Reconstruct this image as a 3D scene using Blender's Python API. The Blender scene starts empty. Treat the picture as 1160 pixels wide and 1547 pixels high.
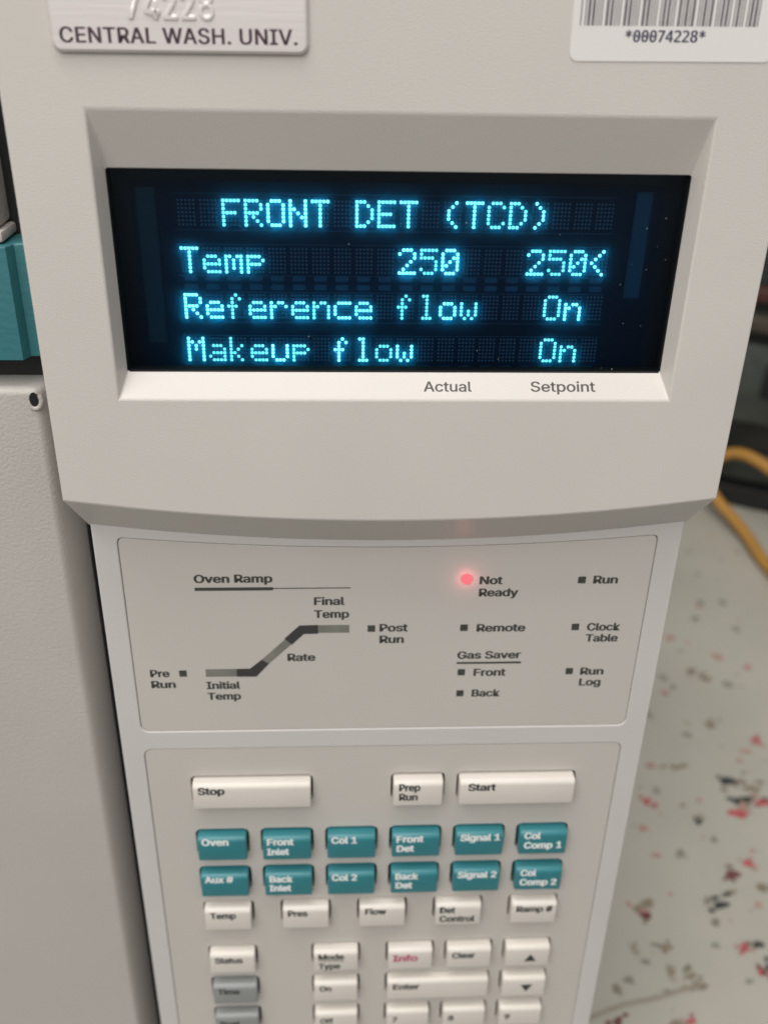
import bpy, bmesh, math, random, os
from mathutils import Vector, Matrix
random.seed(7)
S = bpy.context.scene
C = S.collection
MM = 0.001
R = math.radians

# ------------------------------------------------------------------ camera
TILT = R(4)                                     # the front leans back 4 degrees
ROOT_M = Matrix.Translation((0, 0, .36)) @ Matrix.Rotation(math.pi / 2 - TILT, 4, 'X')
cam_d = bpy.data.cameras.new('camera'); cam = bpy.data.objects.new('camera', cam_d); C.objects.link(cam)
cam_local = Matrix.Translation((-.012518, .048051, .186184)) @ (
    Matrix.Rotation(.0195619, 4, 'Z') @ Matrix.Rotation(-.0442343, 4, 'Y') @ Matrix.Rotation(-.4989393, 4, 'X'))
cam.matrix_world = ROOT_M @ cam_local
cam_d.sensor_fit = 'HORIZONTAL'; cam_d.sensor_width = 36; cam_d.lens = 36 * 1480.2 / 1160
cam_d.clip_start = .005; cam_d.clip_end = 50
cam_d.dof.use_dof = True; cam_d.dof.focus_distance = .208; cam_d.dof.aperture_fstop = 18.5
S.camera = cam
S.render.resolution_x, S.render.resolution_y = 767, 1024

# ------------------------------------------------------------------ room light
w = bpy.data.worlds.new('World'); S.world = w; w.use_nodes = True
nt = w.node_tree; bg = nt.nodes['Background']
tc = nt.nodes.new('ShaderNodeTexCoord'); sp = nt.nodes.new('ShaderNodeSeparateXYZ')
rp = nt.nodes.new('ShaderNodeValToRGB'); mr = nt.nodes.new('ShaderNodeMapRange')
mr.inputs['From Min'].default_value = -1; mr.inputs['From Max'].default_value = 1
nt.links.new(tc.outputs['Generated'], sp.inputs[0]); nt.links.new(sp.outputs['Z'], mr.inputs['Value'])
nt.links.new(mr.outputs[0], rp.inputs[0]); nt.links.new(rp.outputs[0], bg.inputs['Color'])
rp.color_ramp.elements[0].position = .34; rp.color_ramp.elements[0].color = (.075, .07, .062, 1)
rp.color_ramp.elements[1].position = .50; rp.color_ramp.elements[1].color = (.56, .55, .53, 1)
e_ = rp.color_ramp.elements.new(.82); e_.color = (.44, .435, .44, 1)
bg.inputs['Strength'].default_value = .86

def ceiling_lamp(loc, sx, sy, power, col):
    l = bpy.data.lights.new('ceiling_lamp', 'AREA'); l.shape = 'RECTANGLE'; l.size = sx; l.size_y = sy
    l.energy = power; l.color = col
    o = bpy.data.objects.new('ceiling_lamp', l); C.objects.link(o); o.location = loc
    o.rotation_euler = (Vector(loc) - Vector((0, 0, .36))).to_track_quat('Z', 'Y').to_euler()
# strip lamps running left to right: one above the camera's head, one nearly over the front
ceiling_lamp((-.45, -.62, 1.75), 1.2, .10, 8.0, (1, .965, .925))
ceiling_lamp((-.10, -.27, 1.95), 1.2, .10, 12, (1, .97, .94))

ceiling_lamp((-.50, -1.25, 1.50), 1.5, .8, 20, (1, .97, .925))   # large diffused panel further into the room

S.view_settings.view_transform = 'Standard'; S.view_settings.look = 'None'
S.view_settings.exposure = -0.14; S.view_settings.gamma = 1; S.view_settings.use_curve_mapping = False
S.cycles.use_denoising = True
S.cycles.max_bounces = 8; S.cycles.transparent_max_bounces = 12
S.cycles.sample_clamp_indirect = 3

# ------------------------------------------------------------------ materials
def mat(name, col, rough=.5, metal=0, bump=0, bscale=900, var=0, vscale=60, spec=.5, coat=0, emit=None, es=0, detail=2):
    m = bpy.data.materials.new(name); m.use_nodes = True
    t = m.node_tree; b = t.nodes['Principled BSDF']
    b.inputs['Base Color'].default_value = (*col, 1); b.inputs['Roughness'].default_value = rough
    b.inputs['Metallic'].default_value = metal; b.inputs['Specular IOR Level'].default_value = spec
    b.inputs['Coat Weight'].default_value = coat
    if emit: b.inputs['Emission Color'].default_value = (*emit, 1); b.inputs['Emission Strength'].default_value = es
    co = None
    if bump or var:
        co = t.nodes.new('ShaderNodeTexCoord')
    if bump:
        n = t.nodes.new('ShaderNodeTexNoise'); n.inputs['Scale'].default_value = bscale; n.inputs['Detail'].default_value = detail
        t.links.new(co.outputs['Object'], n.inputs['Vector'])
        bp = t.nodes.new('ShaderNodeBump'); bp.inputs['Strength'].default_value = bump; bp.inputs['Distance'].default_value = .0002
        t.links.new(n.outputs['Fac'], bp.inputs['Height']); t.links.new(bp.outputs[0], b.inputs['Normal'])
    if var:
        n = t.nodes.new('ShaderNodeTexNoise'); n.inputs['Scale'].default_value = vscale; n.inputs['Detail'].default_value = 4
        t.links.new(co.outputs['Object'], n.inputs['Vector'])
        r = t.nodes.new('ShaderNodeMapRange'); r.inputs['From Min'].default_value = .3; r.inputs['From Max'].default_value = .7
        r.inputs['To Min'].default_value = 1 - var; r.inputs['To Max'].default_value = 1 + var
        t.links.new(n.outputs['Fac'], r.inputs['Value'])
        mx = t.nodes.new('ShaderNodeVectorMath'); mx.operation = 'SCALE'; mx.inputs[0].default_value = col
        t.links.new(r.outputs[0], mx.inputs['Scale']); t.links.new(mx.outputs[0], b.inputs['Base Color'])
    return m

M = {}
M['hood'] = mat('cream_plastic', (.61, .578, .540), .38, bump=.28, bscale=3200, var=.025, vscale=25, detail=2)
M['body'] = mat('light_plastic', (.585, .56, .54), .42, bump=.25, bscale=2200, var=.025, vscale=25)
M['overlay'] = mat('grey_beige_film', (.54, .51, .472), .5, bump=.18, bscale=2500, var=.015, vscale=40)
M['key'] = mat('cream_key_plastic', (.70, .655, .60), .42, bump=.1, bscale=1500, var=.015, vscale=80)
M['tkey'] = mat('teal_key_plastic', (.035, .205, .235), .38, bump=.1, bscale=1500, var=.05, vscale=120)
M['gkey'] = mat('grey_key_plastic', (.27, .28, .275), .42, bump=.1, bscale=1500, var=.03, vscale=80)
M['ink'] = mat('dark_grey_ink', (.055, .053, .047), .6)
M['keyink'] = mat('key_ink', (.04, .042, .042), .6)
M['softink'] = mat('soft_grey_ink', (.085, .075, .072), .6)
M['white'] = mat('white_ink', (.84, .86, .84), .5)
M['pink'] = mat('crimson_ink', (.48, .06, .17), .5)
M['trace'] = mat('grey_green_print', (.20, .195, .17), .45, var=.12, vscale=200)
M['trace_dark'] = mat('dark_trace_print', (.045, .045, .043), .55)
M['lamp_off'] = mat('unlit_lamp_window', (.065, .068, .058), .35, var=.3, vscale=900)
M['door'] = mat('textured_cream_paint', (.465, .44, .41), .5, bump=.65, bscale=1300, var=.02, vscale=40, detail=2)
M['teal'] = mat('teal_plastic', (.038, .17, .19), .42, bump=.6, bscale=700, var=.06, vscale=60)
M['cover'] = mat('pale_cover_plastic', (.52, .47, .45), .45, bump=.2, bscale=900)
M['black'] = mat('black_plastic', (.012, .012, .013), .5, bump=.2, bscale=400)
M['cavity'] = mat('black_cavity', (.006, .006, .007), .8)
M['metal'] = mat('brushed_aluminium', (.92, .86, .84), .40, metal=.65, bump=.12, bscale=500)
t_ = M['metal'].node_tree
mp = t_.nodes.new('ShaderNodeMapping'); mp.inputs['Scale'].default_value = (.12, 3, 1)
nz = [n for n in t_.nodes if n.type == 'TEX_NOISE'][0]; tcn = [n for n in t_.nodes if n.type == 'TEX_COORD'][0]
t_.links.new(tcn.outputs['Object'], mp.inputs[0]); t_.links.new(mp.outputs[0], nz.inputs['Vector'])
M['plateink'] = mat('purple_brown_ink', (.055, .025, .04), .5, var=.4, vscale=300)
M['paper'] = mat('white_sticker', (.78, .75, .73), .3, var=.01, vscale=30, coat=.2)
M['navy'] = mat('navy_print', (.05, .05, .10), .5, var=.5, vscale=1200)
M['barink'] = mat('barcode_print', (.19, .175, .185), .5, var=.2, vscale=400)
M['dust'] = mat('pale_dust', (.6, .62, .62), .8)

def emitter(name, col, s):
    m = bpy.data.materials.new(name); m.use_nodes = True; t = m.node_tree; t.nodes.clear()
    e = t.nodes.new('ShaderNodeEmission'); e.inputs[0].default_value = (*col, 1); e.inputs[1].default_value = s
    o = t.nodes.new('ShaderNodeOutputMaterial'); t.links.new(e.outputs[0], o.inputs[0]); return m
M['lit'] = emitter('lit_phosphor', (.24, 1.0, .97), 3.2)
t_ = M['lit'].node_tree; oi = t_.nodes.new('ShaderNodeObjectInfo'); mr_ = t_.nodes.new('ShaderNodeMapRange')
mr_.inputs['To Min'].default_value = 2.4; mr_.inputs['To Max'].default_value = 5.6
t_.links.new(oi.outputs['Random'], mr_.inputs['Value']); t_.links.new(mr_.outputs[0], [n for n in t_.nodes if n.type == 'EMISSION'][0].inputs[1])
M['unlit'] = mat('unlit_phosphor_glow', (.06, .10, .15), .7, emit=(.12, .34, .50), es=.065)  # faint emission replaces the light that falls on the unlit dots
M['grid'] = mat('grid_metal_glow', (.012, .045, .08), .5, emit=(.01, .10, .19), es=.12)  # slight emission imitates phosphor light landing on the metal
M['bar_blue'] = mat('getter_blue_glow', (.005, .035, .06), .45, emit=(.002, .06, .10), es=.10)  # blue tone and emission stand in for light reflected off the strip
M['bar_teal'] = mat('getter_teal_glow', (.005, .02, .022), .5, emit=(.02, .10, .11), es=.015)  # weak teal emission, likewise a painted-in reflection
M['backing'] = mat('display_backing', (.003, .008, .019), .35, spec=.2)
M['redlamp'] = emitter('lit_red_lamp', (1.0, .17, .20), 1.3)
M['redcore'] = emitter('lit_red_core', (1.0, .45, .45), 2.2)

# smoked window: tinted see-through with a faint surface reflection
m = bpy.data.materials.new('smoked_window'); m.use_nodes = True; t = m.node_tree; t.nodes.clear()
tr = t.nodes.new('ShaderNodeBsdfTransparent'); tr.inputs[0].default_value = (.80, .90, .94, 1)
gl = t.nodes.new('ShaderNodeBsdfGlossy'); gl.inputs['Roughness'].default_value = .06; gl.inputs[0].default_value = (.35, .38, .4, 1)
fr = t.nodes.new('ShaderNodeFresnel'); fr.inputs[0].default_value = 1.35
mx = t.nodes.new('ShaderNodeMixShader'); o = t.nodes.new('ShaderNodeOutputMaterial')
t.links.new(fr.outputs[0], mx.inputs[0]); t.links.new(tr.outputs[0], mx.inputs[1]); t.links.new(gl.outputs[0], mx.inputs[2]); t.links.new(mx.outputs[0], o.inputs[0])
M['pane'] = m
# cover glass with added blue haze, standing in for lens glow around lit dots
m = bpy.data.materials.new('lens_glow_glass'); m.use_nodes = True; t = m.node_tree; t.nodes.clear()
tr = t.nodes.new('ShaderNodeBsdfTransparent')
tl = t.nodes.new('ShaderNodeBsdfTranslucent'); tl.inputs[0].default_value = (.02, .47, .95, 1)
mx = t.nodes.new('ShaderNodeMixShader'); mx.inputs[0].default_value = .22; o = t.nodes.new('ShaderNodeOutputMaterial')
t.links.new(tr.outputs[0], mx.inputs[1]); t.links.new(tl.outputs[0], mx.inputs[2]); t.links.new(mx.outputs[0], o.inputs[0])
M['haze'] = m

# ------------------------------------------------------------------ mesh helpers (all in millimetres of the front panel)
def link(name, me, m, parent=None, label=None, smooth=None, **props):
    o = bpy.data.objects.new(name, me); C.objects.link(o)
    if m is not None and not me.materials: me.materials.append(m)
    if parent: o.parent = parent
    if label: o['label'] = label
    for k, v in props.items(): o[k] = v
    if smooth is not None:
        for p in me.polygons: p.use_smooth = True
        me.set_sharp_from_angle(angle=R(smooth))
    return o
def from_bm(name, bm, s=MM):
    me = bpy.data.meshes.new(name); bmesh.ops.scale(bm, vec=(s, s, s), verts=bm.verts); bm.to_mesh(me); bm.free(); return me
def bm_box(bm, x0, x1, y0, y1, z0, z1, bevel=0, seg=2):
    r = bmesh.ops.create_cube(bm, size=1)
    vs = r['verts']
    for v in vs:
        v.co = Vector(((x0 + x1) / 2 + v.co.x * (x1 - x0), (y0 + y1) / 2 + v.co.y * (y1 - y0), (z0 + z1) / 2 + v.co.z * (z1 - z0)))
    if bevel:
        es = list({e for v in vs for e in v.link_edges})
        bmesh.ops.bevel(bm, geom=es, offset=bevel, segments=seg, profile=.5, affect='EDGES')
def box(name, x0, x1, y0, y1, z0, z1, m, parent=None, bevel=0, seg=2, s=MM, **k):
    bm = bmesh.new(); bm_box(bm, x0, x1, y0, y1, z0, z1, bevel, seg)
    return link(name, from_bm(name, bm, s), m, parent, smooth=40, **k)
def rrect(x0, x1, y0, y1, r, n=5):
    P = []
    for cx, cy, a0 in ((x1 - r, y1 - r, 0), (x0 + r, y1 - r, 90), (x0 + r, y0 + r, 180), (x1 - r, y0 + r, 270)):
        for i in range(n + 1):
            a = R(a0 + 90 * i / n); P.append((cx + r * math.cos(a), cy + r * math.sin(a)))
    return P
def slab_mesh(name, loops, z0, z1, bevel=0, s=MM):
    """plate with holes: first loop outer, others holes, between heights z0 and z1"""
    cu = bpy.data.curves.new('tmp', 'CURVE'); cu.dimensions = '2D'; cu.fill_mode = 'BOTH'
    cu.extrude = (z1 - z0) / 2 - bevel; cu.bevel_depth = bevel; cu.bevel_resolution = 2
    if bevel: cu.offset = -bevel
    for L in loops:
        sp = cu.splines.new('POLY'); sp.points.add(len(L) - 1)
        for i, (x, y) in enumerate(L): sp.points[i].co = (x, y, 0, 1)
        sp.use_cyclic_u = True
    o = bpy.data.objects.new('tmp', cu); C.objects.link(o)
    me = bpy.data.meshes.new_from_object(o); bpy.data.objects.remove(o); bpy.data.curves.remove(cu)
    me.name = name
    for v in me.vertices: v.co.z += (z0 + z1) / 2; v.co *= s
    me.materials.clear()
    return me
def slab(name, loops, z0, z1, m, parent=None, bevel=0, **k):
    return link(name, slab_mesh(name, loops, z0, z1, bevel), m, parent, smooth=40, **k)

# fonts that ship with Blender
def font(fn):
    try: return bpy.data.fonts.load(os.path.join(bpy.utils.system_resource('DATAFILES'), 'fonts', fn))
    except Exception: return None
F_SANS = font('Inter.woff2'); F_MONO = font('DejaVuSansMono.woff2')
def raw_text(s, f, ext, spacing=1.0, bev=0):
    cu = bpy.data.curves.new('tmp', 'FONT'); cu.body = s
    if f: cu.font = f
    cu.size = 1; cu.bevel_depth = bev; cu.bevel_resolution = 1; cu.extrude = ext; cu.resolution_u = 3; cu.space_character = spacing
    o = bpy.data.objects.new('tmp', cu); C.objects.link(o); me = bpy.data.meshes.new_from_object(o)
    bpy.data.objects.remove(o); bpy.data.curves.remove(cu); return me
def embolden(me, dx, dy, dz):
    """the stroke is thickened with copies of the letters a hair apart, each a hair lower"""
    bm = bmesh.new(); bm.from_mesh(me)
    geo = bm.verts[:] + bm.edges[:] + bm.faces[:]
    for i, (a, b) in enumerate(((-1, 0), (1, 0), (0, -1), (0, 1), (-.7, -.7), (.7, .7), (-.7, .7), (.7, -.7))):
        r = bmesh.ops.duplicate(bm, geom=geo)
        bmesh.ops.translate(bm, vec=(a * dx, b * dy, -dz * (i + 1)), verts=[v for v in r['geom'] if isinstance(v, bmesh.types.BMVert)])
    bm.to_mesh(me); bm.free()
_cap = {}
def legend(s, x0, x1, base, cap, m, parent, z=0, off=.022, f=None, ext=.03, mapf=None, name='legend', spacing=1.0, org=(0, 0), bev=0):
    f = f or F_SANS
    if f not in _cap:
        q = raw_text('H', f, 0); _cap[f] = max(v.co.y for v in q.vertices); bpy.data.meshes.remove(q)
    sy = cap / (_cap[f] + 2 * off)
    me = raw_text(s, f, ext / sy, spacing, bev / sy)
    if off > .001: embolden(me, off, off * .35, .0025 / sy)
    xs = [v.co.x for v in me.vertices]; a, b = min(xs), max(xs)
    sx = (x1 - x0) / (b - a)
    for v in me.vertices:
        x, y, zz = x0 + (v.co.x - a) * sx, base + v.co.y * sy + off * sy, v.co.z * sy
        if mapf: v.co = Vector(mapf(x, y, zz)) * MM
        else: v.co = Vector((x - org[0], y - org[1], z + zz)) * MM
    me.name = name; me.materials.clear()
    return link(name, me, m, parent)

# ------------------------------------------------------------------ the instrument
gc = bpy.data.objects.new('gas_chromatograph', None); C.objects.link(gc); gc.matrix_world = ROOT_M
gc['label'] = 'cream laboratory instrument with glowing blue text display above teal and cream keys'
gc['category'] = 'gas chromatograph'

# hood that carries the display: front face with a funnel-shaped window opening
HX, HT, HB, HC = 70.5, 78.0, -50.3, 5.2         # half width, top, bottom at the sides, sag of the arc
OX, OT, OB = 56.2, 27.3, -27.3                  # outer edge of the funnel
IX, IT, IB, IZ = 54.7, 16.55, -22.75, -4.2      # inner edge of the funnel
BZ = -9.0                                       # front of the lower body
def arc(x, y, sag, half=HX): return y - sag * (1 - (x / half) ** 2)
bm = bmesh.new()
def V(x, y, z): return bm.verts.new((x, y, z))
N = 24
inner = [-OX + 2 * OX * i / N for i in range(N + 1)]
xs = [-HX] + inner + [HX]
mid = [V(x, OB, 0) for x in xs]                                   # level of the funnel's lower edge
bot = [V(x, arc(x, HB, HC), 0) for x in xs]
und = [V(x * .9716, arc(x, -61.6, 4.7), BZ - .6) for x in xs]        # lower edge of the underside
undb = [V(x * .9716, arc(x, -61.6, 4.7) + 2, BZ - 40) for x in xs]
for i in range(len(xs) - 1):
    bm.faces.new((bot[i], bot[i + 1], mid[i + 1], mid[i]))
    bm.faces.new((und[i], und[i + 1], bot[i + 1], bot[i]))
    bm.faces.new((undb[i], undb[i + 1], und[i + 1], und[i]))
hl, hr = V(-OX, OT, 0), V(OX, OT, 0)
sl, sr = V(-HX, OT, 0), V(HX, OT, 0)
tl, tr_ = V(-HX, HT, 0), V(HX, HT, 0)
bm.faces.new((mid[0], mid[1], hl, sl)); bm.faces.new((mid[-2], mid[-1], sr, hr))
bm.faces.new((sl, hl, hr, sr, tr_, tl))
ib = [V(-IX + 2 * IX * i / N, IB, IZ) for i in range(N + 1)]
il, ir = V(-IX, IT, IZ), V(IX, IT, IZ)
for i in range(N): bm.faces.new((mid[i + 1], mid[i + 2], ib[i + 1], ib[i]))
bm.faces.new((hl, il, ir, hr)); bm.faces.new((hl, mid[1], ib[0], il)); bm.faces.new((hr, ir, ib[-1], mid[-2]))
# short lip behind the funnel
lb = [V(v.co.x, v.co.y, -7.5) for v in ib]; ll, lr = V(-IX, IT, -7.5), V(IX, IT, -7.5)
for i in range(N): bm.faces.new((ib[i], ib[i + 1], lb[i + 1], lb[i]))
bm.faces.new((il, ll, lr, ir)); bm.faces.new((il, ib[0], lb[0], ll)); bm.faces.new((ir, lr, lb[-1], ib[-1]))
# sides and top
bl, br, tlb, trb, slb, srb, mlb, mrb = V(-HX, HB + 1, -50), V(HX, HB + 1, -50), V(-HX, HT, -50), V(HX, HT, -50), V(-HX, OT, -50), V(HX, OT, -50), V(-HX, OB, -50), V(HX, OB, -50)
bm.faces.new((tl, tr_, trb, tlb))
bm.faces.new((tl, tlb, slb, sl)); bm.faces.new((sl, slb, mlb, mid[0])); bm.faces.new((mid[0], mlb, bl, bot[0]))
bm.faces.new((tr_, sr, srb, trb)); bm.faces.new((sr, mid[-1], mrb, srb)); bm.faces.new((mid[-1], bot[-1], br, mrb))
bm.faces.new((bot[0], bl, undb[0], und[0])); bm.faces.new((bot[-1], und[-1], undb[-1], br))
for f in bm.faces:  # window lip painted black in place of the shade inside it
    if all(-7.6 < v.co.z < -4.1 for v in f.verts) and abs(f.calc_center_median().z + 5.85) < .2: f.material_index = 1
bmesh.ops.recalc_face_normals(bm, faces=bm.faces)
hood = link('display_hood', from_bm('display_hood', bm), M['hood'], gc)
hood.data.materials.append(M['cavity'])
bv = hood.modifiers.new('soft edges', 'BEVEL'); bv.width = .00035; bv.segments = 3; bv.limit_method = 'ANGLE'; bv.angle_limit = R(14); bv.harden_normals = False
for p in hood.data.polygons: p.use_smooth = True
hood.data.set_sharp_from_angle(angle=R(14))
wn = hood.modifiers.new('normals', 'WEIGHTED_NORMAL'); wn.keep_sharp = True; wn.weight = 100

# words printed on the lower slope of the funnel
sl_a = (Vector((0, OB, 0)) - Vector((0, IB, IZ))).normalized()     # direction down the slope
def on_slope(x, y, zz, base=-25.48, cap=2.25):
    # the foot of each letter was measured in the plane of the face; the letters stand straight up the slope
    c = Vector((-12.518, 48.051, 186.184))
    n = Vector((0, -sl_a.z, sl_a.y)); n = n if n.z > 0 else -n
    def hit(x, y):
        d = Vector((x, y, 0)) - c
        return c + d * ((Vector((0, OB, 0)) - c).dot(n) / d.dot(n))
    p, q = hit(x, base), hit(x, base + cap)
    return p - sl_a * abs((q - p).dot(sl_a)) * (y - base) / cap + n * (zz + .03)
legend('Actual', 5.25, 15.08, -25.48, 2.25, M['softink'], hood, off=.014, mapf=on_slope)
legend('Setpoint', 27.22, 40.58, -25.45, 2.25, M['softink'], hood, off=.014, mapf=on_slope)

# display
box('display_window', -IX - .6, IX + .6, IB - .6, IT + .6, -6.2, -5.0, M['pane'], gc, label='dark glossy window over the display')
disp = box('display_module', -58, 58, -27, 20.5, -13, -11.45, M['backing'], gc)
bm = bmesh.new()
for a in ((-59, -58, -28, 21, -13, -7.6), (58, 59, -28, 21, -13, -7.6), (-58, 58, 20.5, 21.5, -13, -7.6), (-58, 58, -28, -27, -13, -7.6)): bm_box(bm, *a)
link('light_shield', from_bm('light_shield', bm), M['cavity'], disp)
box('cover_glass', -52, 52, -26, 13.6, -10.35, -10.3, M['haze'], disp)
box('getter_strip', 46.9, 50.1, -9, 12.2, -11.4, -10.9, M['bar_blue'], disp, label='strip coloured with blue reflected light at the right of the display')
box('getter_strip', -51.0, -47.4, -19, 12.2, -11.4, -10.9, M['bar_teal'], disp, label='dim teal strip at the left of the display')
GLY = {
'F': '##### #.... #.... ####. #.... #.... #....', 'R': '####. #...# #...# ####. #.#.. #..#. #...#',
'O': '.###. #...# #...# #...# #...# #...# .###.', 'N': '#...# #...# ##..# #.#.# #..## #...# #...#',
'T': '##### ..#.. ..#.. ..#.. ..#.. ..#.. ..#..', 'D': '###.. #..#. #...# #...# #...# #..#. ###..',
'E': '##### #.... #.... ####. #.... #.... #####', '(': '...#. ..#.. .#... .#... .#... ..#.. ...#.',
')': '.#... ..#.. ...#. ...#. ...#. ..#.. .#...', 'C': '.###. #...# #.... #.... #.... #...# .###.',
'e': '..... ..... .###. #...# ##### #.... .####', 'm': '..... ..... ##.## #.#.# #.#.# #.#.# #...#',
'p': '..... ..... ####. #...# ####. #.... #....', '2': '.###. #...# ....# ...#. ..#.. .#... #####',
'5': '##### #.... ####. ....# ....# #...# .###.', '0': '.###. #...# #..## #.#.# ##..# #...# .###.',
'<': '...#. ..#.. .#... #.... .#... ..#.. ...#.', 'f': '..#.. .#.#. .#... ###.. .#... .#... .#...',
'r': '..... ..... #.##. ##..# #.... #.... #....', 'n': '..... ..... #.##. ##..# #...# #...# #...#',
'c': '..... ..... .#### #.... #.... #.... .####', 'l': '.##.. ..#.. ..#.. ..#.. ..#.. ..#.. .###.',
'o': '..... ..... .###. #...# #...# #...# .###.', 'w': '..... ..... #...# #...# #.#.# #.#.# .#.#.',
'M': '#...# ##.## #.#.# #.#.# #...# #...# #...#', 'a': '..... ..... .###. ....# .#### #...# .####',
'k': '#.... #.... #..#. #.#.. ##... #.#.. #..#.', 'u': '..... ..... #...# #...# #...# #...# .###.'}
ROWS = ['  FRONT DET (TCD)   ', 'Temp      250   250<', 'Reference flow   On ', 'Makeup flow      On ']
DP, CP, X0 = .745, 4.348, -43.1
ROWY = (9.75, .45, -8.95, -18.15)
def dots(bm, pts, r, h):
    for x, y in pts:
        lo = [bm.verts.new((x + r * math.cos(R(a)), y + r * math.sin(R(a)), 0)) for a in range(22, 360, 45)]
        hi = [bm.verts.new((x + r * .7 * math.cos(R(a)), y + r * .7 * math.sin(R(a)), h)) for a in range(22, 360, 45)]
        for i in range(8): bm.faces.new((lo[i], lo[(i + 1) % 8], hi[(i + 1) % 8], hi[i]))
        bm.faces.new(hi)
cache = {}
for ri, row in enumerate(ROWS):
    for ci, ch in enumerate(row):
        g = GLY.get(ch, ' '.join(['.....'] * 7)).split()
        if ch not in cache:
            on = [(c * DP, -r_ * DP * 1.04) for r_ in range(7) for c in range(5) if g[r_][c] == '#']
            no = [(c * DP, -r_ * DP * 1.04) for r_ in range(7) for c in range(5) if g[r_][c] != '#']
            b1, b2 = bmesh.new(), bmesh.new(); dots(b1, on, .355, .16); dots(b2, no, .22, .05)
            cache[ch] = (from_bm('lit_character', b1) if on else None, from_bm('unlit_dots', b2))
        for me, nm, mm in ((cache[ch][0], 'lit_character', M['lit']), (cache[ch][1], 'unlit_dots', M['unlit'])):
            if me is None: continue
            o = link(nm, me, mm, disp, kind='stuff') if nm == 'unlit_dots' else link(nm, me, mm, disp)
            o.location = Vector((X0 + ci * CP, ROWY[ri], -11.2)) * MM
# tabs of the grids between and outside the rows
bm = bmesh.new()
tab = slab_mesh('grid_tab', [rrect(-1.3, 1.3, -.52, .52, .3, 3)], 0, .12)
for k, yy in enumerate((-5.55, -7.3, -24.5)):
    for ci in range(20):
        o = link('grid_tab', tab, M['grid'], disp); o.location = Vector((X0 + ci * CP + 1.4, yy, -11.35)) * MM
wire = [box('grid_wire', X0 - 1, X0 + 86, y - .05, y + .05, -10.95, -10.9, M['grid'], disp) for y in (11.1, 4.1, 1.35, -4.9, -8.3, -14.6, -17.4)]
# dust on the window
bm = bmesh.new()
for x, y in [(47.9, 6.6), (46.0, -.5), (49.0, -1.5), (44.2, -4.5), (45.8, -12.5), (51.4, 8.5), (50.5, 3.1), (52.5, .5), (49.5, -13), (42.5, -22.1), (44.8, -22.3), (31, 5.2), (20.8, -20.2), (12.6, 7.3), (0.1, 7.0), (-10, 3)] + [(random.uniform(-52, 53), random.uniform(-21, 15)) for _ in range(2)]:
    r_ = random.uniform(.05, .12)
    L = [bm.verts.new((x + r_ * random.uniform(.6, 1.5) * math.cos(a * .785), y + r_ * random.uniform(.5, 1) * math.sin(a * .785), -4.97)) for a in range(8)]
    bm.faces.new(L)
link('dust_specks', from_bm('dust_specks', bm), M['dust'], gc, kind='stuff')

# lower body: front plate with two pockets, holes for the keys
BX = 68.0
P1 = [(62.5 * c, 0) for c in ()]
def pocket1(g=0):
    e, y0, y1, r_ = 62.5 - g, -122.0 + g, -64.6 - g, 2.2
    P = []
    for cx, cy, a0 in ((-e + r_, y0 + r_, 180), (e - r_, y0 + r_, 270)):
        for i in range(6): P.append((cx + r_ * math.cos(R(a0 + 18 * i)), cy + r_ * math.sin(R(a0 + 18 * i))))
    P += [(e, arc(e, y1, 3.0, 62.5) - 1.2), (e - .35, arc(e, y1, 3.0, 62.5) - .4)]
    for i in range(1, 40): 
        x = e - 1.2 - (2 * e - 2.4) * (i - 1) / 38; P.append((x, arc(x, y1, 3.0, 62.5)))
    P += [(-e + .35, arc(e, y1, 3.0, 62.5) - .4), (-e, arc(e, y1, 3.0, 62.5) - 1.2)]
    return P
Y2 = (-262, -127.9)
slab('front_frame', [[(-BX, -335), (BX, -335), (BX, -57), (-BX, -57)], pocket1(), rrect(-62.5, 62.5, Y2[0], Y2[1], 2.2)], BZ - 3, BZ, M['body'], gc, bevel=.3)
box('body_shell', -BX + .3, BX - .3, -337, -59, -330, BZ - 3.2, M['body'], gc, bevel=1)
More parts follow.
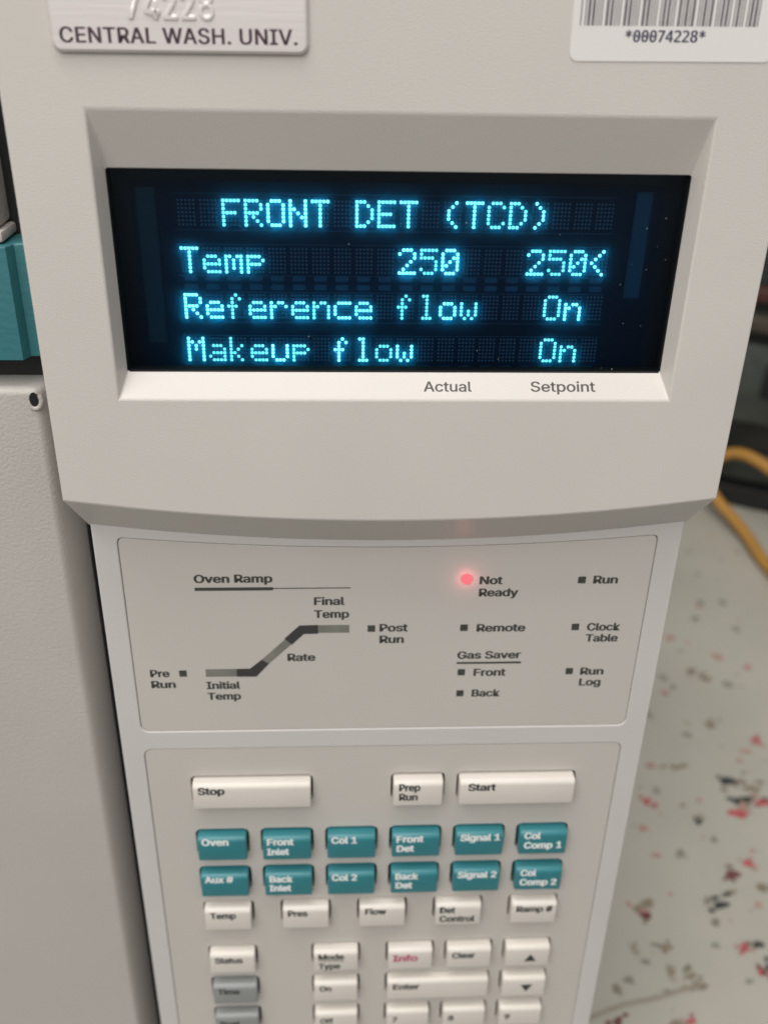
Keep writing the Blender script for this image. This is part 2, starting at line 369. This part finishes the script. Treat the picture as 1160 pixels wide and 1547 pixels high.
# keys: x left, y bottom, width, mesh kind, legends [(text, x0, x1, base, cap)] measured 4 mm below the hood face
def kx(x): return -12.52 + (x + 12.52) * 1.0121
def ky(y): return 48.05 + (y - 48.05) * 1.0121
A = [-50.75, -33.07, -15.39, 2.29, 19.97, 37.65]
B4 = [-50.6, -28.5, -6.4, 15.65, 37.7]
r1, r2, r3, r4, r5, r6, r7 = -146.6, -166.0, -180.3, -194.3, -213.4, -227.65, -241.9
W = 13.2
KEYS = [
 (A[0], r1, 31.0, 'key', 'Stop', [('Stop', -48.93, -41.94, -139.3)]),
 (A[3], r1, W, 'key', 'Prep Run', [('Prep', 3.53, 9.14, -139.1), ('Run', 3.61, 8.56, -142.4)]),
 (A[4], r1, 30.9, 'key', 'Start', [('Start', 21.76, 29.16, -139.35)]),
 (A[0], r2, W, 'tkey', 'Oven', [('Oven', -49.15, -41.91, -157.85)]),
 (A[1], r2, W, 'tkey', 'Front Inlet', [('Front', -31.63, -24.41, -157.9), ('Inlet', -31.77, -25.76, -161.6)]),
 (A[2], r2, W, 'tkey', 'Col 1', [('Col 1', -14.29, -7.3, -157.8)]),
 (A[3], r2, W, 'tkey', 'Front Det', [('Front', 3.27, 10.69, -157.9), ('Det', 3.37, 8.2, -161.5)]),
 (A[4], r2, W, 'tkey', 'Signal 1', [('Signal 1', 20.71, 31.68, -157.9)]),
 (A[5], r2, W, 'tkey', 'Col Comp 1', [('Col', 38.18, 42.71, -157.7), ('Comp 1', 38.36, 48.84, -161.3)]),
 (A[0], r3, W, 'tkey', 'Aux #', [('Aux #', -49.19, -41.27, -172.1)]),
 (A[1], r3, W, 'tkey', 'Back Inlet', [('Back', -31.53, -25.06, -172.3), ('Inlet', -31.66, -25.58, -175.8)]),
 (A[2], r3, W, 'tkey', 'Col 2', [('Col 2', -14.25, -7.21, -172.05)]),
 (A[3], r3, W, 'tkey', 'Back Det', [('Back', 3.27, 9.7, -172.2), ('Det', 3.37, 8.1, -175.7)]),
 (A[4], r3, W, 'tkey', 'Signal 2', [('Signal 2', 20.71, 31.68, -172.1)]),
 (A[5], r3, W, 'tkey', 'Col Comp 2', [('Col', 38.3, 42.8, -172.0), ('Comp 2', 38.36, 48.84, -175.7)]),
 (B4[0], r4, W, 'key', 'Temp', [('Temp', -48.59, -41.31, -186.8)]),
 (B4[1], r4, W, 'key', 'Pres', [('Pres', -26.86, -21.23, -186.5)]),
 (B4[2], r4, W, 'key', 'Flow', [('Flow', -4.89, 1.15, -186.35)]),
 (B4[3], r4, W, 'key', 'Det Control', [('Det', 16.45, 20.9, -186.6), ('Control', 16.51, 26.7, -190.2)]),
 (B4[4], r4, W, 'key', 'Ramp #', [('Ramp #', 38.5, 48.96, -186.8)]),
 (-50.4, r5, W, 'key', 'Status', [('Status', -48.52, -40.34, -206.0)]),
 (-19.9, r5, W, 'key', 'Mode Type', [('Mode', -18.4, -10.88, -205.35), ('Type', -18.45, -12.0, -209.4)]),
 (A[3], r5, W, 'key', 'Info', [('Info', 3.43, 10.89, -206.85)]),
 (A[4], r5, W, 'key', 'Clear', [('Clear', 21.02, 27.89, -206.1)]),
 (A[5], r5, W, 'key', 'up arrow', []),
 (-50.4, r6, W, 'gkey', 'Time', [('Time', -48.6, -42.0, -219.9)]),
 (-19.9, r6, W, 'key', 'On', [('On', -18.18, -14.6, -219.8)]),
 (A[3], r6, 30.9, 'key', 'Enter', [('Enter', 3.74, 11.87, -220.0)]),
 (A[5], r6, W, 'key', 'down arrow', []),
 (-50.4, r7, W, 'gkey', 'Post', [('Post', -48.6, -42.6, -235.2)]),
 (-19.9, r7, W, 'key', 'Off', [('Off', -18.2, -14.2, -235.2)]),
 (A[3], r7, W, 'key', '7', [('7', 3.89, 5.5, -235.5)]),
 (A[4], r7, W, 'key', '8', [('8', 21.2, 23.0, -235.5)]),
 (A[5], r7, W, 'key', '9', [('9', 38.7, 40.5, -235.5)]),
]
KH, KZ = 8.3, 2.75
holes = [rrect(k[0] - .62, k[0] + k[2] + .62, k[1] - .5, k[1] + KH + .9, 1.7, 5) for k in KEYS]
over = slab('status_overlay', [pocket1(.16)], BZ - 2.9, BZ - .18, M['overlay'], gc, bevel=.08)
over2 = slab('keypad_overlay', [rrect(-62.34, 62.34, Y2[0] + .16, Y2[1] - .16, 2.0)] + holes, BZ - 2.9, BZ - .18, M['overlay'], gc, bevel=.12)
box('key_well_shade', -61, 61, -257, -134, BZ - 3.15, BZ - 2.95, M['cavity'], gc)  # black sheet stands for the shade behind the key holes
# printed words, lines and lamps of the status panel
ZT = BZ - .16
for s, a, b, y in [('Oven Ramp', -46.0, -27.63, -77.18), ('Final', -18.02, -10.7, -83.7), ('Temp', -18.07, -9.62, -87.42),
    ('Rate', -24.77, -17.89, -100.2), ('Pre', -58.62, -53.85, -104.7), ('Run', -58.65, -52.62, -108.12), ('Initial', -45.12, -36.7, -108.6),
    ('Temp', -45.07, -36.68, -112.03), ('Post', -2.27, 4.67, -91.6), ('Run', -2.21, 3.8, -95.05), ('Not', 21.31, 26.85, -78.15),
    ('Ready', 21.35, 30.85, -81.6), ('Run', 48.64, 54.61, -78.18), ('Remote', 21.47, 33.52, -91.9), ('Clock', 48.73, 57.0, -91.92),
    ('Table', 48.74, 56.86, -95.26), ('Gas Saver', 17.19, 33.09, -100.1), ('Front', 21.57, 29.71, -105.5), ('Back', 21.51, 28.78, -112.07),
    ('Run', 48.64, 54.61, -105.5), ('Log', 48.72, 54.27, -108.95)]:
    legend(s, a, b, y, 2.45, M['ink'], over, z=ZT, off=.036)
def flat(name, pts, m, parent, z=ZT, h=.05, **k): return slab(name, [pts], z - .02, z + h, m, parent, **k)
def rect(a, b, c, d): return [(a, c), (b, c), (b, d), (a, d)]
flat('underline', rect(-45.95, -27.6, -79.25, -78.4), M['ink'], over)
flat('underline', rect(-27.6, -9.3, -78.85, -78.63), M['ink'], over)
flat('underline', rect(17.17, 33.3, -101.55, -101.0), M['ink'], over)
flat('trace_segment', rect(-45.02, -37.4, -104.6, -102.3), M['trace'], over, label='pale green-grey start of the ramp line')
flat('trace_segment', rect(-17.2, -9.6, -91.65, -89.4), M['trace'], over, label='pale green-grey end of the ramp line')
# the ramp's bends and its slope
import itertools
def pxl(u, v):
    """a place measured on the panel drawing, in panel millimetres"""
    return (u, v)
b_lo = [(-37.4, -104.65), (-32.6, -104.75), (-29.35, -100.8), (-31.1, -99.6), (-34.1, -102.3), (-37.4, -102.3)]
b_hi = [(-17.15, -91.9), (-20.6, -91.95), (-23.6, -95.1), (-25.35, -93.3), (-21.6, -89.45), (-17.15, -89.35)]
flat('trace_segment', rect(0, 0, 0, 0)[:0] or [(-29.35, -100.8), (-23.7, -95.0), (-25.2, -93.5), (-31.1, -99.6)], M['trace'], over, h=.04)
flat('trace_segment', b_lo, M['trace_dark'], over, h=.06, label='dark lower bend of the ramp line')
flat('trace_segment', b_hi, M['trace_dark'], over, h=.06, label='dark upper bend of the ramp line')
for x, y in [(-51.5, -104.5), (-5.15, -91.5), (44.95, -77.95), (17.45, -91.5), (44.9, -91.6), (17.55, -105.1), (17.6, -111.8), (44.9, -105.15)]:
    flat('status_lamp', rrect(x, x + 1.85, y, y + 1.9, .15, 2), M['lamp_off'], over)
bm = bmesh.new()
bmesh.ops.create_uvsphere(bm, u_segments=20, v_segments=10, radius=1)
for v in bm.verts: v.co = Vector((18.2 + v.co.x * 1.4, -76.45 + v.co.y * 1.4, ZT + max(v.co.z, -.1) * .9))
lamp = link('status_lamp', from_bm('status_lamp', bm), M['redlamp'], over, label='lit red lamp beside the words Not Ready', smooth=60)
pl = bpy.data.lights.new('red_lamp_light', 'POINT'); pl.energy = 3.5e-4; pl.color = (1, .22, .26); pl.shadow_soft_size = .00045
plo = bpy.data.objects.new('red_lamp_light', pl); C.objects.link(plo); plo.parent = over; plo.location = (.0182, -.0764, (ZT + 1.7) * MM)

# the keys
kmesh = {}
def key_mesh(wd, kind):
    if (wd, kind) in kmesh: return kmesh[(wd, kind)]
    prof = [(0, -1.8), (0, KZ)]
    rr = 1.5
    prof += [(KH - rr + rr * math.sin(R(a)), KZ - rr + rr * math.cos(R(a))) for a in range(0, 91, 15)]
    prof += [(KH, -1.8)]
    b = bmesh.new()
    n = len(prof)
    def ring(x, inset): 
        cy, cz = KH / 2, 0
        return [b.verts.new((x, y, z)) for y, z in prof]
    rings = [ring(x, 0) for x in (0, wd)]
    for i in range(n - 1): b.faces.new((rings[0][i], rings[0][i + 1], rings[1][i + 1], rings[1][i]))
    b.faces.new(rings[0][::-1]); b.faces.new(rings[1])
    bmesh.ops.recalc_face_normals(b, faces=b.faces)
    es = [e for e in b.edges if len(e.link_faces) == 2 and e.calc_face_angle() > R(60)]
    bmesh.ops.bevel(b, geom=es, offset=.42, segments=3, profile=.5, affect='EDGES')
    me = from_bm('key', b)
    for p in me.polygons: p.use_smooth = True
    me.set_sharp_from_angle(angle=R(50))
    me.materials.append(M[kind]); kmesh[(wd, kind)] = me
    return me
TONE = {'key': 'cream', 'tkey': 'teal', 'gkey': 'grey'}
for x, y, wd, kind, nm, legs in KEYS:
    k = link('key', key_mesh(wd, kind), None, gc, label=TONE[kind] + ' key marked ' + nm)
    k.location = Vector((x + random.uniform(-.08, .08), y + random.uniform(-.08, .08), BZ + random.uniform(-.12, .1))) * MM
    k.rotation_euler = (R(random.uniform(-.5, .5)), R(random.uniform(-.35, .35)), R(random.uniform(-.25, .25)))
    for s, a, b, base in legs:
        ink = M['white'] if kind == 'tkey' else M['pink'] if s == 'Info' else M['keyink']
        legend(s, kx(a), kx(b), ky(base), 3.0 if s == 'Info' else 2.7, ink, k, z=KZ + .025, off=.038, org=(x, y))
    if nm == 'Mode Type':
        flat('underline', [(p - x, q - y) for p, q in rect(kx(-18.4), kx(-10.9), ky(-205.95), ky(-205.75))], M['keyink'], k, z=KZ + .01)
    if nm == 'up arrow': flat('arrow', [(5.7, 2.1), (9.3, 2.1), (7.5, 5.2)], M['keyink'], k, z=KZ + .01)
    if nm == 'down arrow': flat('arrow', [(5.6, 5.3), (7.4, 2.2), (9.2, 5.3)], M['keyink'], k, z=KZ + .01)

# metal asset plate, top left
def pillow(name, x0, x1, y0, y1, r_, h, edge, m, parent, **k):
    me = slab_mesh(name, [rrect(x0, x1, y0, y1, r_, 6)], 0.02, h, edge)
    return link(name, me, m, parent, smooth=60, **k)
plate = pillow('asset_plate', -60.0, -16.8, 36.6, 58.5, 1.6, .95, .46, M['metal'], gc, label='brushed metal plate marked Central Wash. Univ.')
plate.rotation_euler.z = R(.35)
legend('CENTRAL WASH. UNIV.', -58.5, -18.6, 38.0, 2.55, M['plateink'], plate, z=.96, off=.022, spacing=1.05)
legend('74228', -46.9, -32.4, 41.8, 4.3, M['metal'], plate, z=.96, off=0, ext=.12, bev=.16)
# barcode sticker, top right
stick = slab('barcode_sticker', [rrect(28.6, 64.6, 35.9, 57.5, 1.5, 6)], .02, .13, M['paper'], gc, bevel=.03, label='white sticker with a barcode and the number 00074228')
stick.rotation_euler.z = R(.6)
C39 = {'0': 'nnnwwnwnn', '2': 'nnwwnnnnw', '4': 'nnnwwnnnw', '7': 'nnnwnnwnw', '8': 'wnnwnnwnn', '*': 'nwnnwnwnn'}
seq = []
for ch in '*00074228*':
    for i, c in enumerate(C39[ch]): seq.append((i % 2 == 0, 2.5 if c == 'w' else 1))
    seq.append((False, 1))
tot = sum(q for _, q in seq[:-1]); u_ = (61.0 - 29.9) / tot; x = 29.9
bm = bmesh.new()
for on, q in seq:
    if on: bm_box(bm, x, x + q * u_, 41.5, 53.5, .13, .15)
    x += q * u_
link('barcode', from_bm('barcode', bm), M['barink'], stick)
legend('*00074228*', 38.0, 52.1, 38.95, 1.95, M['navy'], stick, z=.16, f=F_MONO, off=.022, ext=.01)

# oven door at the left, with its rounded front corner and folded sheet-metal notch
def profile_extrude(name, prof, y0, y1, m, parent, bev=None, **k):
    b = bmesh.new()
    lo = [b.verts.new((x, y0, z)) for x, z in prof]; hi = [b.verts.new((x, y1, z)) for x, z in prof]
    n = len(prof)
    for i in range(n): b.faces.new((lo[i], lo[(i + 1) % n], hi[(i + 1) % n], hi[i]))
    b.faces.new(lo); b.faces.new(hi); bmesh.ops.recalc_face_normals(b, faces=b.faces)
    if bev:
        es = [e for e in b.edges if all(abs(v.co.y - y1) < .01 for v in e.verts)]
        bmesh.ops.bevel(b, geom=es, offset=bev, segments=5, profile=.5, affect='EDGES')
    return link(name, from_bm(name, b), m, parent, smooth=50, **k)
DZ, DR = -20.0, 9.0
prof = [(-400, DZ), (-79.6, DZ)] + [(-79.6 + .4 * DR * math.sin(R(a)), DZ - 1.7 * DR + 1.7 * DR * math.cos(R(a))) for a in range(10, 91, 10)] + [(-79.6 + .4 * DR, -60), (-400, -60)]
door = profile_extrude('oven_door', prof, -335, -33.0, M['door'], gc, bev=1.6)
# notch: a flat black patch drawn as a hole's shade, with a curled lip
bm = bmesh.new()
ring = []
NR = 20
for i in range(NR + 1):
    a = R(-125 + 165 * i / NR); cx, cy = -79.5 + 1.5 * math.cos(a), -35.6 + 2.0 * math.sin(a)
    ring.append([bm.verts.new((cx + .58 * math.cos(a) * math.cos(R(q)), cy + .58 * math.sin(a) * math.cos(R(q)), DZ - .1 + .58 * math.sin(R(q)))) for q in range(0, 360, 45)])
for i in range(NR):
    for j in range(8): bm.faces.new((ring[i][j], ring[i][(j + 1) % 8], ring[i + 1][(j + 1) % 8], ring[i + 1][j]))
bmesh.ops.recalc_face_normals(bm, faces=bm.faces)
link('curled_lip', from_bm('curled_lip', bm), M['door'], door, smooth=60)
slab('hole_shade', [[(-79.6 + .95 * math.cos(R(a)), -35.4 + 1.6 * math.sin(R(a))) for a in range(0, 360, 20)]], DZ - .5, DZ + .12, M['cavity'], door)
# teal latch button above the door
tp = [(-400, -20.5), (-80.6, -20.5), (-79.6, -23.2), (-77.4, -23.4), (-76.2, -21.6), (-71.5, -22.4), (-71.2, -50), (-400, -50)]
profile_extrude('latch_panel', tp, -26.4, -1.6, M['teal'], gc, bev=.7, label='teal front panel above the oven door')
box('upper_gap_shade', -400, -71.3, -33.4, -26.0, -60, -29, M['black'], gc)  # black filler painted as the shade of the gap above the door
box('inner_panel', -400, -71.0, -2, 110, -62, -31, M['black'], gc)
box('top_cover', -400, -82.0, 1.2, 112, -40, -22.0, M['cover'], gc, bevel=1)
box('cover_lip', -400, -81.0, -1.2, 1.0, -38, -21.0, M['cover'], gc, bevel=.5)
box('door_gap_shade', -76.1, -67.9, -335, -26, -75, -34, M['cavity'], gc)  # no seal: black filler added to keep the gap beside the door dark
box('body_side', -400, -70, -337, 110, -330, -62.5, M['body'], gc, bevel=1)

# ------------------------------------------------------------------ bench and what lies on it (metres, world axes)
bm = bmesh.new(); bm_box(bm, -1.2, 1.6, -.11, 1.2, -.04, 0, .003, 2)
bt = mat('bench_laminate', (.44, .42, .36), .42, var=.06, vscale=14)
t = bt.node_tree; b = t.nodes['Principled BSDF']; co = [n for n in t.nodes if n.type == 'TEX_COORD'][0]
base = b.inputs['Base Color'].links[0].from_socket
def specks(prev, scale, thr, col, seed):
    v = t.nodes.new('ShaderNodeTexNoise'); v.inputs['Scale'].default_value = scale; v.inputs['Detail'].default_value = 1.5
    mp = t.nodes.new('ShaderNodeMapping'); mp.inputs['Location'].default_value = (seed, seed * 1.7, 0)
    t.links.new(co.outputs['Object'], mp.inputs[0]); t.links.new(mp.outputs[0], v.inputs['Vector'])
    r = t.nodes.new('ShaderNodeMapRange'); r.inputs['From Min'].default_value = thr; r.inputs['From Max'].default_value = thr + .05
    t.links.new(v.outputs['Fac'], r.inputs['Value'])
    mx = t.nodes.new('ShaderNodeMix'); mx.data_type = 'RGBA'; t.links.new(r.outputs[0], mx.inputs['Factor'])
    t.links.new(prev, mx.inputs['A']); mx.inputs['B'].default_value = (*col, 1)
    return mx.outputs['Result']
c1 = specks(base, 95, .69, (.22, .20, .15), 3.1)
c2 = specks(c1, 120, .71, (.40, .20, .16), 8.7)
c3 = specks(c2, 40, .70, (.25, .20, .14), 5.2)
t.links.new(c3, b.inputs['Base Color'])
bench = link('bench_top', from_bm('bench_top', bm, 1), bt, kind='structure', smooth=40)
BLOTS = [(0.2436, 0.3556, 0.0033, 0.0038, 'g'), (0.241, 0.3504, 0.0023, 0.003, 'p'), (0.2107, 0.3178, 0.004, 0.0041, 'p'), (0.2366, 0.298, 0.0044, 0.0045, 'p'), (0.2527, 0.2873, 0.0039, 0.0032, 'p'), (0.2226, 0.2766, 0.003, 0.0037, 'b'), (0.2346, 0.223, 0.0032, 0.0037, 'r'), (0.195, 0.2286, 0.0032, 0.0032, 'g'), (0.2257, 0.2148, 0.0039, 0.0021, 'p'), (0.2192, 0.2077, 0.0027, 0.002, 'p'), (0.207, 0.1926, 0.0053, 0.0048, 'k'), (0.2106, 0.1783, 0.0078, 0.0037, 'k'), (0.2046, 0.1697, 0.0058, 0.0044, 'r'), (0.2187, 0.187, 0.006, 0.0028, 'b'), (0.2216, 0.1766, 0.0044, 0.0032, 'r'), (0.1571, 0.1791, 0.0029, 0.0032, 'r'), (0.1647, 0.1864, 0.0026, 0.0028, 'g'), (0.1814, 0.1645, 0.0025, 0.0026, 'k'), (0.1868, 0.1793, 0.0022, 0.0018, 'p'), (0.1504, 0.1608, 0.0036, 0.0022, 'p'), (0.1524, 0.1438, 0.0028, 0.002, 'p'), (0.1642, 0.1435, 0.0024, 0.0024, 'g'), (0.1988, 0.1373, 0.0031, 0.0032, 'r'), (0.1881, 0.1308, 0.0044, 0.0039, 'm'), (0.1764, 0.1134, 0.005, 0.0029, 'k'), (0.1814, 0.1193, 0.003, 0.0015, 'k'), (0.1705, 0.1165, 0.0023, 0.0022, 'g'), (0.137, 0.1089, 0.0039, 0.0032, 'm'), (0.1363, 0.1111, 0.0033, 0.0018, 'p'), (0.1953, 0.1129, 0.0026, 0.0022, 'p'), (0.1798, 0.0903, 0.0029, 0.0027, 'r'), (0.187, 0.0915, 0.0032, 0.0027, 'k'), (0.1836, 0.0781, 0.0028, 0.0029, 'r'), (0.1869, 0.0787, 0.0025, 0.0032, 'k'), (0.1428, 0.0914, 0.0032, 0.0024, 'b'), (0.1665, 0.0917, 0.0022, 0.002, 'g'), (0.1418, 0.0793, 0.0022, 0.0019, 'b'), (0.1489, 0.0762, 0.0025, 0.0016, 'b'), (0.1528, 0.0719, 0.0046, 0.0025, 'b'), (0.1206, 0.0754, 0.0028, 0.0025, 'g'), (0.1106, 0.0561, 0.0032, 0.0024, 'm'), (0.1437, 0.0554, 0.0027, 0.0015, 'r'), (0.1811, 0.2035, 0.005, 0.0015, 'b'), (0.2341, 0.2715, 0.0034, 0.0036, 'g'), (0.1949, 0.2783, 0.003, 0.0037, 'g'), (0.2587, 0.3254, 0.0027, 0.0035, 'g'), (0.2335, 0.3372, 0.0032, 0.0036, 'g'), (0.1665, 0.2048, 0.0031, 0.003, 'p'), (0.2592, 0.3554, 0.0028, 0.0038, 'g'), (0.1766, 0.2461, 0.002, 0.005, 'g'), (0.1921, 0.2644, 0.0038, 0.0024, 'p'), (0.2143, 0.2842, 0.0022, 0.0037, 'b'), (0.2105, 0.2371, 0.0028, 0.0027, 'b'), (0.1761, 0.0731, 0.0021, 0.0016, 'g'), (0.1307, 0.0843, 0.0025, 0.0017, 'g'), (0.2007, 0.1238, 0.0027, 0.0015, 'b'), (0.1858, 0.1526, 0.0025, 0.0021, 'g'), (0.1268, 0.0911, 0.0016, 0.002, 'b')]
tones = {'g': (.27, .27, .228), 'p': (.45, .27, .23), 'b': (.29, .24, .17), 'r': (.48, .10, .11), 'k': (.05, .054, .05), 'm': (.16, .06, .05)}
bm = bmesh.new(); keys_ = list(tones)
def blot(x, y, a, b_, c, z):
    n = 14; ph = random.random() * 6
    vs = []
    for i in range(n):
        q = 2 * math.pi * i / n; k_ = 1 + .22 * math.sin(2 * q + ph) + .18 * math.sin(3 * q + 2 * ph) + random.uniform(-.1, .1)
        vs.append(bm.verts.new((x + a * k_ * math.cos(q), y + b_ * k_ * math.sin(q), z)))
    top = bmesh.ops.extrude_face_region(bm, geom=[bm.faces.new(vs)])
    for f in bm.faces[-(n + 2):]: f.material_index = keys_.index(c)
    for v in top['geom']:
        if isinstance(v, bmesh.types.BMVert): v.co.z += .0003
z = .0002
for x, y, a, b_, c in BLOTS:
    z += .000012
    before = set(bm.faces)
    blot(x, y, a * .74, b_ * .74, c, z)
    for f in bm.faces:
        if f not in before: f.material_index = keys_.index(c)
for x, y, a, b_, c in BLOTS:
    for _ in range(0 if c in 'gp' else 3):
        z += .000006; before = set(bm.faces); q = random.uniform(0, 6.28); d_ = random.uniform(.9, 1.7); k_ = random.uniform(.2, .45)
        blot(x + a * d_ * math.cos(q), y + b_ * d_ * math.sin(q), a * k_, b_ * k_, c, z)
        c2 = random.choice((c, c, 'b' if c in 'kmb' else 'p' if c in 'rp' else 'g'))
        for f in bm.faces:
            if f not in before: f.material_index = keys_.index(c2)
for _ in range(12):
    z += .000012; before = set(bm.faces); s_ = random.uniform(.0007, .0019)
    blot(random.uniform(.08, .42), random.uniform(.02, .45), s_ * random.uniform(.8, 1.8), s_, random.choice('ggbbpgr'), z)
    c = random.choice('ggbbpp')
    for f in bm.faces:
        if f not in before: f.material_index = keys_.index(c)
me = bpy.data.meshes.new('paint_splatter'); bm.normal_update(); bm.to_mesh(me); bm.free()
for c in keys_: me.materials.append(mat('splatter_' + {'g': 'grey', 'p': 'pink', 'b': 'brown', 'r': 'red', 'k': 'black', 'm': 'maroon'}[c], tones[c], .6, var=.2, vscale=400))
sp_ = link('paint_splatter', me, None, None, 'red, black and brown paint spots spattered over the pale bench', kind='stuff', category='paint spots')
# thin brown scratch across the bench
def tube(name, pts, r_, m, **k):
    cu = bpy.data.curves.new('tmp', 'CURVE'); cu.dimensions = '3D'; cu.bevel_depth = r_; cu.bevel_resolution = 5; cu.resolution_u = 10; cu.use_fill_caps = True
    s_ = cu.splines.new('NURBS'); s_.points.add(len(pts) - 1); s_.order_u = 3; s_.use_endpoint_u = True
    for i, p in enumerate(pts): s_.points[i].co = (*p, 1)
    o = bpy.data.objects.new('tmp', cu); C.objects.link(o); me = bpy.data.meshes.new_from_object(o)
    bpy.data.objects.remove(o); bpy.data.curves.remove(cu); me.name = name; me.materials.clear()
    for p in me.polygons: p.use_smooth = True
    return link(name, me, m, None, **k)
bm = bmesh.new()
P = [(.085, .0535), (.10, .0585), (.115, .0635), (.13, .066), (.143, .0695), (.1545, .0722)]
for i in range(len(P) - 1):
    (a, b_), (c, d) = P[i], P[i + 1]
    bm.faces.new([bm.verts.new(q) for q in ((a, b_ - .0006, .0016), (c, d - .0007, .0016), (c, d + .0007, .0016), (a, b_ + .0006, .0016))])
me = bpy.data.meshes.new('scratch'); bm.to_mesh(me); bm.free()
link('brown_streak', me, mat('brown_streak', (.33, .29, .225), .6), sp_)

orange = mat('orange_cord_jacket', (.47, .24, .05), .42, var=.08, vscale=60)
CP_ = [(0.3468, 0.3934, 0.0365), (0.3274, 0.4254, 0.0479), (0.3148, 0.4476, 0.0521), (0.3034, 0.4677, 0.0552), (0.2936, 0.4827, 0.0516), (0.2839, 0.492, 0.0385), (0.2788, 0.4856, 0.0237), (0.2824, 0.4671, 0.0164), (0.2877, 0.4346, 0.0096), (0.2895, 0.4025, 0.0062), (0.2943, 0.3648, 0.0062), (0.3062, 0.3294, 0.0062), (0.3281, 0.3014, 0.0062), (.37, .27, .0062), (.45, .26, .0062)]
CP_ = [(.55, .33, .0062), (.46, .33, .0065), (.40, .345, .016)] + CP_
CP_ = [(a + (.013 if c < .012 else .006), b, c) for a, b, c in CP_]
tube('orange_cord', CP_, .0044, orange, label='orange cord looping off the bench beside the dark equipment', category='cord')

# dark equipment standing on the bench behind
eq = bpy.data.objects.new('dark_equipment', None); C.objects.link(eq)
eq.location = (.305, .50, 0); eq.rotation_euler.z = R(-26)
eq['label'] = 'dark grey equipment case with a slotted front behind the orange cord'; eq['category'] = 'equipment case'
dk = mat('dark_case_paint', (.022, .024, .021), .5, var=.25, vscale=25)
dk2 = mat('grey_green_panel', (.045, .052, .045), .45, var=.35, vscale=45)
ol = mat('olive_brown_strip', (.06, .048, .035), .5, var=.2, vscale=50)
rd = mat('dark_red_strip', (.06, .02, .014), .5, var=.3, vscale=60)
box('case', -.16, .30, .0, .25, .006, .34, dk, eq, .004, s=1)
box('foot_rail', -.16, .30, -.012, .03, 0, .018, M['black'], eq, .002, s=1)
box('lower_panel', -.15, .29, -.006, -.0005, .022, .046, dk2, eq, .002, s=1)
box('front_panel', -.15, .29, -.010, -.0005, .074, .138, dk2, eq, .002, s=1)
box('shelf_strip', -.15, .29, -.014, -.0005, .149, .161, ol, eq, .002, s=1)
box('coloured_strip', -.15, .29, -.010, -.0005, .170, .181, rd, eq, .002, s=1)
for x_ in (-.030, .012, .055, .10): box('slot_shade', x_, x_ + .011, -.0125, -.0095, .098, .126, M['cavity'], eq, .001, s=1)  # raised black bars, their colour drawn as the shade of slots
for x_ in (-.045, .03): 
    bm = bmesh.new(); bmesh.ops.create_cone(bm, cap_ends=True, segments=20, radius1=.005, radius2=.004, depth=.008, matrix=Matrix.Translation((x_, -.013, .084)) @ Matrix.Rotation(R(90), 4, 'X'))
    link('knob', from_bm('knob', bm, 1), ol, eq, smooth=40)
